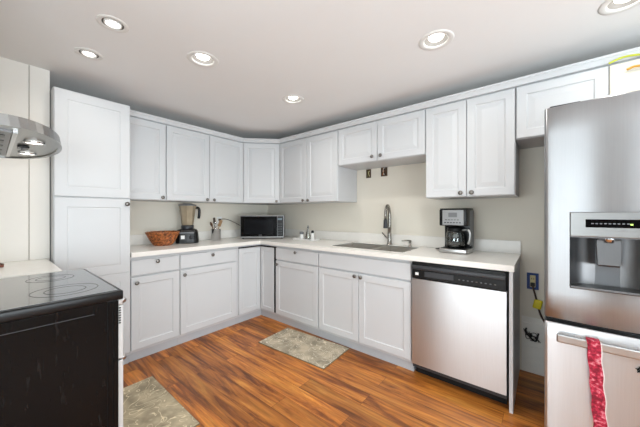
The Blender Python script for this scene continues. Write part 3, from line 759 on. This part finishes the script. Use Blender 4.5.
# ------------------------------------------------------------------ recessed ceiling lights
def can(loc, label, nested):
    c = thing('ceiling_light', label, 'light', (loc[0], loc[1], H), 0, 'recessed ceiling lights')
    MB().lathe([(.064, .004), (.066, -.001), (.072, -.004), (.090, -.004), (.097, -.001), (.097, 0)], 40, cap=False).build('trim_ring', M['canwhite'], c)
    MB().lathe([(.0655, 0), (.0655, .003), (.058, .055), (.0, .055)] if not nested else [(.0655, 0), (.060, .012), (.060, .05), (0, .05)], 40, cap=False).build('baffle', M['canbaffle'], c)
    if nested:
        MB().lathe([(.056, .012), (.054, -.006), (.046, -.007), (.043, .012), (.043, .03)], 40, cap=False).build('inner_ring', M['canwhite'], c)
        MB().lathe([(0, .002), (.037, .005), (.0425, .010), (.0425, .03), (0, .03)], 32).build('lamp_lens', M['lens'], c)
    else:
        MB().lathe([(0, .008), (.034, .011), (.042, .018), (.042, .05), (0, .05)], 32).build('lamp_lens', M['lens'], c)
    if nested: c.scale = (.74, .74, .74)
    d = bpy.data.lights.new('can_lamp', 'AREA'); d.shape = 'DISK'; d.size = .10; d.energy = CAN_POWER * (0.38 if nested else 0.6 if loc[0] > 3 else 1.0); d.color = (1.0, .96, .90); d.spread = R(150)
    l = bpy.data.objects.new('can_lamp', d); COL.objects.link(l); l.parent = c; l.location = (0, 0, -.009)
    return c
CL = [('round recessed ceiling light with nested rings, the nearer of the pair at upper left', 1),
      ('round recessed ceiling light with nested rings, the smaller of the pair nearest the pantry', 1),
      ('small recessed ceiling light with thin rim, between the nested-ring pair and the room corner', 0),
      ('smallest recessed ceiling light, closest to the diagonal corner wall cabinet', 0),
      ('recessed ceiling light above the floor in front of the coffee maker', 0),
      ('recessed ceiling light cut by the photo edge, in front of the refrigerator top', 0)]
for q, (lb, ne) in zip(CANS, CL): can(q, lb, ne)

# ------------------------------------------------------------------ things on the worktop
Z = CZ1
def spline(pts, k=6):
    P = [Vector(p) for p in pts]; P = [P[0] * 2 - P[1]] + P + [P[-1] * 2 - P[-2]]; out = []
    for i in range(1, len(P) - 2):
        for j in range(k):
            t = j / k; a, b, c, d = P[i - 1:i + 3]
            out.append(.5 * ((2 * b) + (c - a) * t + (2 * a - 5 * b + 4 * c - d) * t * t + (3 * b - 3 * c + d - a) * t ** 3))
    return out + [P[-2]]
# woven bowl: coils with a wavy outline
bk = thing('woven_bowl', 'reddish brown woven rattan bowl standing left of the blender', 'bowl', (.245, -1.548, Z)); bk.scale = (.95, .95, 1.0)
mb = MB(); vs, fs = [], []; rows = 15; seg = 48
def bowl_r(z): return .078 + (.157 - .078) * (z / .128) ** .75
for k in range(rows + 1):
    z = .004 + .124 * k / rows
    for i in range(seg):
        a = 2 * pi * i / seg; rr = bowl_r(z) + .004 * (1 if (i // 2 + k) % 2 else -1)
        vs.append((rr * cos(a), rr * sin(a), z))
nO = len(vs)
for k in range(rows + 1):
    z = .012 + .116 * k / rows
    for i in range(seg):
        a = 2 * pi * i / seg; rr = bowl_r(z) - .012
        vs.append((rr * cos(a), rr * sin(a), z))
for k in range(rows):
    for i in range(seg):
        j = (i + 1) % seg
        fs.append((k * seg + i, k * seg + j, (k + 1) * seg + j, (k + 1) * seg + i))
        fs.append((nO + k * seg + j, nO + k * seg + i, nO + (k + 1) * seg + i, nO + (k + 1) * seg + j))
for i in range(seg):
    j = (i + 1) % seg; fs.append((rows * seg + i, rows * seg + j, nO + rows * seg + j, nO + rows * seg + i))
fs.append(tuple(range(seg))[::-1]); fs.append(tuple(nO + i for i in range(seg)))
mb.raw(vs, fs).build('woven_wall', M['weave'], bk)
MB().tube([((.153) * cos(2 * pi * i / 40), .153 * sin(2 * pi * i / 40), .128 + .002 * (i % 2)) for i in range(41)], .008, 8).build('rim', M['weave'], bk)
MB().tube([(.079 * cos(2 * pi * i / 40), .079 * sin(2 * pi * i / 40), .006) for i in range(41)], .006, 8).build('foot_ring', M['weave'], bk)

bl = thing('blender', 'countertop blender with black base and smoky jar, right of the rattan bowl', 'blender', (.195, -1.28, Z), R(62)); bl.scale = (1.02, 1.02, .985)
vs = []
for z, hw, hd_ in ((0.004, .112, .116), (.03, .112, .116), (.115, .106, .110), (.145, .094, .096), (.157, .060, .06)):
    vs.append((z, hw, hd_))
mb = MB(); pv, pf = [], []
for z, hw, hd_ in vs:
    for i in range(20):
        a = 2 * pi * i / 20; c_, s_ = cos(a), sin(a); e = .45
        pv.append((hw * math.copysign(abs(c_) ** e, c_), hd_ * math.copysign(abs(s_) ** e, s_), z))
for k in range(len(vs) - 1):
    for i in range(20):
        j = (i + 1) % 20; pf.append((k * 20 + i, k * 20 + j, (k + 1) * 20 + j, (k + 1) * 20 + i))
pf += [tuple(range(20))[::-1], tuple((len(vs) - 1) * 20 + i for i in range(20))]
base = mb.raw(pv, pf).build('base', M['black'], bl)
MB().box(-.055, -.020, -.120, -.110, .05, .088).build('label_sticker', M['white'], base)
MB().lathe([(.022, 0), (.02, .02), (0, .021)], 16, mtx=T(.045, -.108, .065) @ rotx(R(90))).build('dial', M['dgrey'], base)
MB().box(-.07, .07, -.1125, -.09, .108, .124, .003).build('switch_strip', M['mgrey'], base)
MB().lathe([(.055, .148), (.062, .155), (.062, .19), (.056, .195)], 20).build('jar_collar', M['dgrey'], bl)
jar = MB().lathe([(.052, .193), (.058, .20), (.082, .40), (.085, .412), (.079, .412), (.054, .21), (0, .205)], 8, smooth=False).build('jar', M['smoky'], bl)
MB().lathe([(.086, .408), (.088, .422), (.05, .43), (.045, .436), (0, .436)], 8, smooth=False).build('lid', M['mgrey'], bl)
MB().tube(spline([(.070, .03, .385), (.100, .043, .388), (.114, .048, .365), (.114, .048, .31), (.108, .046, .265)]), [.015] * 24 + [.010], 8).build('handle', M['black'], bl)

cr = thing('utensil_crock', 'small stainless steel crock holding utensils on the worktop', 'crock', (.20, -.950, Z)); cr.scale = (1.08, 1.08, 1.0)
MB().lathe([(.050, 0), (.052, .003), (.052, .132), (.0535, .135), (.050, .135), (.0495, .006), (0, .005)], 28).build('wall', M['chrome'], cr)
def utensil(name, label, base, tip, kind, m, hm):
    t = thing(name, label, 'utensil', (0, 0, 0), 0, 'utensils in the steel crock')
    b, e = Vector(base), Vector(tip); d = (e - b).normalized()
    MB().tube([b, b.lerp(e, .75)], [.005, .0055], 8).build('handle', m, t)
    rot = d.to_track_quat('Z', 'Y').to_matrix().to_4x4(); P = Matrix.Translation(b.lerp(e, .72)) @ rot @ rotz(R(35))
    if kind == 'spoon':
        MB().lathe([(.004, 0), (.016, .015), (.021, .035), (.017, .055), (0, .066)], 14, mtx=P @ Matrix.Diagonal((1, .35, 1, 1))).build('spoon_head', hm, t)
    elif kind == 'spatula':
        MB().box(-.024, .024, -.002, .002, .0, .078, .0015, mtx=P).build('blade', hm, t)
    else:
        mb = MB()
        for k in range(5):
            a = pi * k / 5
            mb.tube([(.022 * sin(pi * i / 8) * cos(a) * 1.0, .022 * sin(pi * i / 8) * sin(a), .075 * i / 8) for i in range(9)], .0013, 5, P)
            mb.tube([(-.022 * sin(pi * i / 8) * cos(a) * 1.0, -.022 * sin(pi * i / 8) * sin(a), .075 * i / 8) for i in range(9)], .0013, 5, P)
        mb.build('whisk_wires', hm, t)
cxx, cyy = .20, -.950
utensil('wooden_spoon', 'dark wooden spoon leaning left in the steel crock', (cxx + .01, cyy + .01, Z + .012), (cxx - .02, cyy - .055, Z + .215), 'spoon', M['wood_d'], M['wood_d'])
utensil('cooking_spatula', 'dark upright spatula standing tallest in the steel crock', (cxx, cyy, Z + .012), (cxx - .01, cyy - .015, Z + .262), 'spatula', M['cordb'], M['cordb'])
utensil('wooden_spatula', 'pale wooden spatula leaning right in the steel crock', (cxx + .005, cyy - .012, Z + .012), (cxx + .025, cyy + .05, Z + .225), 'spatula', M['wood_l'], M['wood_l'])
utensil('wire_whisk', 'wire whisk standing at the front of the steel crock', (cxx - .012, cyy + .0, Z + .012), (cxx + .042, cyy - .030, Z + .205), 'whisk', M['chrome'], M['chrome'])

# microwave set across the corner
mw = thing('microwave', 'black-fronted silver countertop microwave set across the room corner', 'microwave', (.470, -.470, Z), R(45))
w2, dp, hh = .273, .345, .295
MB().box(-w2, w2, .006, dp, .012, hh, .004).build('casing', M['dgrey'], mw)
fr = MB().grid([-w2, -w2 + .014, w2 - .014, w2], [.012, .030, hh - .020, hh], -.012, .006, lambda x, y: True, rotx(R(90)))
fr = MB().box(-w2, w2, -.012, .006, .012, hh, .003).build('front_frame', M['mgrey2'], mw)
dr = MB().box(-w2 + .007, w2 - .088, -.0165, -.010, .030, hh - .010, .002).build('door', M['glass_k'], mw)
MB().box(-w2 + .05, w2 - .135, -.0172, -.016, .062, hh - .050).build('door_window', mat('dark_mesh_glass', (20, 21, 24), .12, var=.3, scale=30, spec=.2), dr)
MB().box(-.045, -.005, -.0175, -.016, .044, .051).build('badge', M['mgrey'], dr)
cp = MB().box(w2 - .085, w2 - .009, -.0165, -.010, .030, hh - .010, .002).build('control_panel', M['black'], mw)
MB().box(w2 - .082, w2 - .026, -.0175, -.016, hh - .058, hh - .034).build('display', mat('dim_display', (92, 108, 118), .3, var=.1), cp)
for i in range(5):
    for j in range(3):
        x = w2 - .080 + j * .020; z = .052 + i * .032
        MB().box(x, x + .014, -.0175, -.016, z, z + .012).build('button', M['dgrey'], cp)
for x in (-w2 + .03, w2 - .03):
    for y in (.03, dp - .03): MB().lathe([(.012, 0), (.012, .013)], 10, (x, y, 0)).build('foot', M['black'], mw)
inv = mw.location
def to_mw(p):
    v = rotz(R(-45)) @ (Vector(p) - Vector((.470, -.470, Z))); return v
cord = spline([(.023, -.79, 1.152), (.05, -.765, 1.163), (.08, -.70, 1.15), (.12, -.61, 1.10), (.145, -.545, 1.06), (.13, -.50, 1.03)])
MB().tube([to_mw(p) for p in cord], .0042, 8).build('power_cord', M['cordb'], mw)
pl = MB().box(-.004, .024, -.013, .013, -.013, .013, .004, mtx=Matrix.Translation(to_mw((.006, -.79, 1.152))) @ rotz(R(-45)))
pl.build('plug', M['cordk'], mw)
def outlet_plate(loc, rz, label):
    o = thing('wall_outlet', label, 'outlet', loc, rz)
    MB().box(-.035, .035, -.006, -.0005, -.057, .057, .002).build('cover_plate', M['white'], o)
    for z in (-.02, .02): MB().box(-.014, .014, -.0075, -.005, z - .013, z + .013, .002).build('socket', M['canwhite'], o)
outlet_plate((0, -.79, 1.135), R(90), 'white wall outlet feeding the microwave cord on the left wall')

# condiment tray
tr = thing('condiment_tray', 'low white tray with condiments between the microwave and sink', 'tray', (.990, -.225, Z))
MB().grid([-.155, -.147, .147, .155], [-.075, -.067, .067, .075], .004, .016, lambda x, y: abs(x) > .147 or abs(y) > .067).box(-.153, .153, -.073, .073, .001, .007).build('tray_body', M['white'], tr)
a = thing('salt_shaker', 'white shaker with black top at the right end of the condiment tray', 'shaker', (1.095, -.225, Z + .0075))
MB().lathe([(.020, 0), (.022, .004), (.021, .05), (.018, .075), (.016, .080)], 18).build('body', M['white'], a)
MB().lathe([(.0165, .080), (.018, .084), (.017, .102), (.010, .110), (0, .111)], 18).build('cap', M['black'], a)
a = thing('oil_bottle', 'conical clear glass bottle with spout in the middle of the condiment tray', 'bottle', (1.015, -.215, Z + .0075))
MB().lathe([(.036, 0), (.038, .005), (.033, .04), (.016, .105), (.011, .125), (.011, .14), (.008, .14), (.012, .104), (.029, .04), (.032, .008), (0, .006)], 20).build('glass_body', M['glass_b'], a)
MB().lathe([(.009, .138), (.012, .142), (.010, .152), (.004, .157), (.003, .172), (0, .172)], 14).build('pour_spout', M['mgrey'], a)
MB().lathe([(.0, .0065), (.029, .0085), (.027, .034), (0, .034)], 18).build('oil', M['ivory'], a)
a = thing('pepper_shaker', 'stubby white jar with grey lid at the left end of the condiment tray', 'shaker', (.920, -.225, Z + .0075))
MB().lathe([(.024, 0), (.026, .004), (.026, .05), (.023, .058)], 18).build('body', M['white'], a)
MB().lathe([(.0235, .058), (.026, .061), (.026, .082), (.022, .088), (0, .089)], 18).build('lid', M['mgrey'], a)

# coffee maker
cm = thing('coffee_maker', 'black and silver drip coffee maker with glass carafe on the worktop', 'coffee maker', (2.660, -.205, Z), R(-3))
hw, fd_, bd = .103, -.115, .10
MB().box(-hw, hw, fd_ - .01, bd, .003, .036, .008, seg=3).build('base', M['steel_h'], cm)
MB().box(-hw + .012, hw - .012, fd_ + .005, .0, .036, .041, .002).build('warming_plate', M['black'], cm)
MB().box(-hw, hw, .02, bd, .034, .345, .006, seg=3).build('rear_tank', M['black'], cm)
hd2 = MB().box(-hw, hw, fd_, bd - .002, .220, .352, .008, seg=3).build('brew_head', M['black'], cm)
MB().box(-hw + .004, hw - .004, fd_ + .004, bd - .006, .352, .360, .003).build('lid', M['black_m'], cm)
cp = MB().box(-hw + .026, hw - .022, fd_ - .005, fd_ + .004, .226, .347, .003).build('control_panel', M['mgrey3'], cm)
MB().box(-.03, .034, fd_ - .0065, fd_ - .004, .290, .325, .002).build('display', M['mgrey'], cp)
for k in range(6): MB().box(-.062 + k * .022, -.048 + k * .022, fd_ - .0065, fd_ - .004, .242, .250, .001).build('button', M['dgrey'], cp)
for k in range(5): MB().box(-.055 + k * .022, -.041 + k * .022, fd_ - .0065, fd_ - .004, .266, .271).build('legend', M['dgrey'], cp)
MB().box(hw, hw + .0015, -.03, bd - .008, .06, .34).build('side_panel', M['mgrey'], cm)
ca = thing('coffee_carafe', 'glass coffee carafe with black lid standing in the coffee maker', 'carafe', (2.660 - .002, -.205 - .040, Z + .0415), R(-3)); ca.scale = (1.05, 1.05, 1.1)
MB().lathe([(.058, 0), (.066, .008), (.072, .05), (.066, .10), (.056, .128), (.053, .128), (.063, .10), (.069, .05), (.063, .011), (0, .004)], 28).build('glass_body', M['glass'], ca)
MB().lathe([(.057, .122), (.060, .124), (.060, .135), (.057, .137)], 28, cap=False).build('band', M['black'], ca)
MB().lathe([(.056, .128), (.058, .135), (.054, .15), (.03, .158), (0, .159)], 24).build('lid', M['black'], ca)
MB().tube(spline([(.054, -.02, .132), (.095, -.035, .135), (.112, -.04, .11), (.108, -.038, .06), (.098, -.034, .035)]), .0085, 8).build('handle', M['steel_h'], ca)
MB().lathe([(0, .0055), (.060, .0125), (.064, .022), (0, .022)], 24).build('coffee', M['coffee'], ca)
MB().tube([(-.103, .06, .02), (-.15, .03, .012), (-.19, .06, .008), (-.16, .12, .008), (-.12, .155, .008)], .005, 8).build('power_cord', M['cordk'], cm)

# ------------------------------------------------------------------ wall boxes, cords and the cable
def jbox(x, z, w, h, label, wires):
    o = thing('junction_box', label, 'wall box', (x, 0, z), 0, 'open electrical boxes in the back wall')
    MB().grid([-w / 2 - .003, -w / 2, w / 2, w / 2 + .003], [-h / 2 - .003, -h / 2, h / 2, h / 2 + .003], .0005, .006, lambda a, b: abs(a) > w / 2 or abs(b) > h / 2, rotx(R(90))).build('box_rim', M['cordb'], o)
    MB().box(-w / 2, w / 2, -.003, -.0006, -h / 2, h / 2).build('box_interior', M['brown'], o)
    for m, pts in wires: MB().tube(spline(pts, 5), .0035, 6).build('wire', m, o)
jbox(1.722, 1.672, .052, .088, 'small open electrical box with greenish wires, left of the pair above the faucet',
     [(M['green'], [(-.012, -.006, -.035), (0, -.012, 0), (-.008, -.008, .035)]), (M['ivory'], [(.014, -.006, -.03), (.004, -.012, .005), (.012, -.007, .03)])])
jbox(1.908, 1.680, .066, .098, 'larger open electrical box with coppery wires, right of the pair above the faucet',
     [(M['hose'], [(-.02, -.006, -.04), (.0, -.013, .0), (-.016, -.008, .04)]), (M['cordk'], [(.02, -.006, -.04), (.006, -.013, .01), (.02, -.008, .035)]), (M['wall'], [(.0, -.006, -.04), (-.008, -.012, .01), (.004, -.008, .04)])])

ou = thing('bare_outlet', 'bare outlet in a blue box on the back wall beside the refrigerator', 'outlet', (3.150, 0, .712))
MB().grid([-.036, -.029, .029, .036], [-.062, -.053, .053, .062], .0005, .012, lambda a, b: abs(a) > .029 or abs(b) > .053, rotx(R(90))).box(-.029, .029, -.003, -.0006, -.053, .053).build('blue_box', M['blue'], ou)
rc = MB().box(-.017, .017, -.014, -.003, -.045, .045, .003).build('receptacle', M['ivory'], ou)
for z in (-.02, .02):
    for x in (-.006, .006): MB().box(x - .0015, x + .0015, -.0148, -.0135, z - .006, z + .006).build('slot', M['black'], rc)
pc = thing('appliance_cord', 'dark power cord with yellow tag plugged into the blue outlet box', 'cord', (0, 0, 0))
cpts = spline([(3.150, -.022, .690), (3.153, -.034, .665), (3.168, -.028, .60), (3.182, -.022, .53), (3.196, -.018, .47), (3.214, -.018, .43), (3.235, -.022, .39)])
MB().tube(cpts, .0065, 8).build('cord', M['cordb'], pc)
MB().box(-.014, .014, -.012, .006, -.014, .014, .004, mtx=T(3.150, -.022, .690)).build('plug', M['cordk'], pc)
MB().box(-.026, .026, -.010, .010, -.036, .034, .008, mtx=T(3.180, -.024, .545) @ roty(R(12)), seg=3).build('tag', M['yellow'], pc)

pt = struct('wall_patch', MB().box(3.081, 3.80, -.004, -.0005, .002, .43), M['plaster'])
vb = thing('water_valve_box', 'white water valve box with a tangle of dark tubing low on the wall', 'wall box', (3.138, 0, .30))
MB().grid([-.048, -.040, .062, .072], [-.10, -.092, .078, .086], .005, .012, lambda a, b: not (-.04 < a < .062 and -.092 < b < .078), rotx(R(90))).box(-.04, .062, -.0065, -.0045, -.092, .078).build('box_frame', M['plaster'], vb)
for k in range(7):
    random.seed(40 + k)
    pts = [(-.045 + random.uniform(0, .04), -.014, .03 + random.uniform(-.03, .02)), (-.01 + random.uniform(-.02, .02), -.03 - .01 * random.random(), random.uniform(-.03, .02)),
           (.02 + random.uniform(-.02, .02), -.028, random.uniform(-.05, .03)), (.06 + random.uniform(-.02, .0), -.012, random.uniform(-.05, .03))]
    MB().tube(spline(pts, 5), .0026 if k else .006, 6).build('tube', M['cordk'] if k < 4 else M['cordb'], vb)
MB().lathe([(.012, 0), (.012, .02), (.008, .022), (.008, .04), (0, .04)], 12, mtx=T(.0, -.006, -.005) @ rotx(R(90))).build('valve', M['black'], vb)
MB().lathe([(.009, 0), (.009, .016), (0, .016)], 12, mtx=T(.035, -.006, -.02) @ rotx(R(90))).build('valve', M['black'], vb)
# cracks and loose fine wires across the bare plaster
for k, (z0, z1) in enumerate(((.425, .415), (.235, .200), (.14, .10))):
    pass

yc = thing('loose_cable', 'thin yellow-green cable lying over the cream door above the refrigerator', 'cable', (0, 0, 0))
yp = spline([(3.505, -.386, 2.098), (3.53, -.390, 2.106), (3.56, -.392, 2.113), (3.60, -.392, 2.110), (3.66, -.390, 2.098), (3.75, -.388, 2.092)])
yp2 = [(p.x, p.y - .008, p.z) for p in yp]
MB().tube(yp2, .0055, 8).build('cable', M['ygreen'], yc)
MB().tube(spline([(3.575, -.393, 2.040), (3.60, -.396, 2.048), (3.63, -.396, 2.046), (3.68, -.393, 2.055)]), .006, 6).build('cable_end', M['orange'], yc)

# ------------------------------------------------------------------ floor mats
def mat_rug(label, x0, x1, y0, y1, m, name='floor_mat', rz=0.0):
    cx_, cy_ = (x0 + x1) / 2, (y0 + y1) / 2
    t = thing(name, label, 'mat', (cx_, cy_, 0), rz)
    hx, hy = (x1 - x0) / 2, (y1 - y0) / 2
    MB().box(-hx + .004, hx - .004, -hy + .004, hy - .004, .004, .0095, .002).build('pile', m, t)
    MB().box(-hx, hx, -hy, hy, .0005, .0065, .002).build('bound_edge', mat('mat_edge_' + name, (122, 110, 88), .9, var=.1), t)
mat_rug('small sage and beige vine patterned mat in front of the sink cabinet', 1.098, 1.862, -1.012, -.603, M['rug'], rz=R(3.5))
mat_rug('sage and beige scroll patterned mat on the floor in front of the black range', 0.932, 1.660, -2.26, -1.880, M['rug2'])
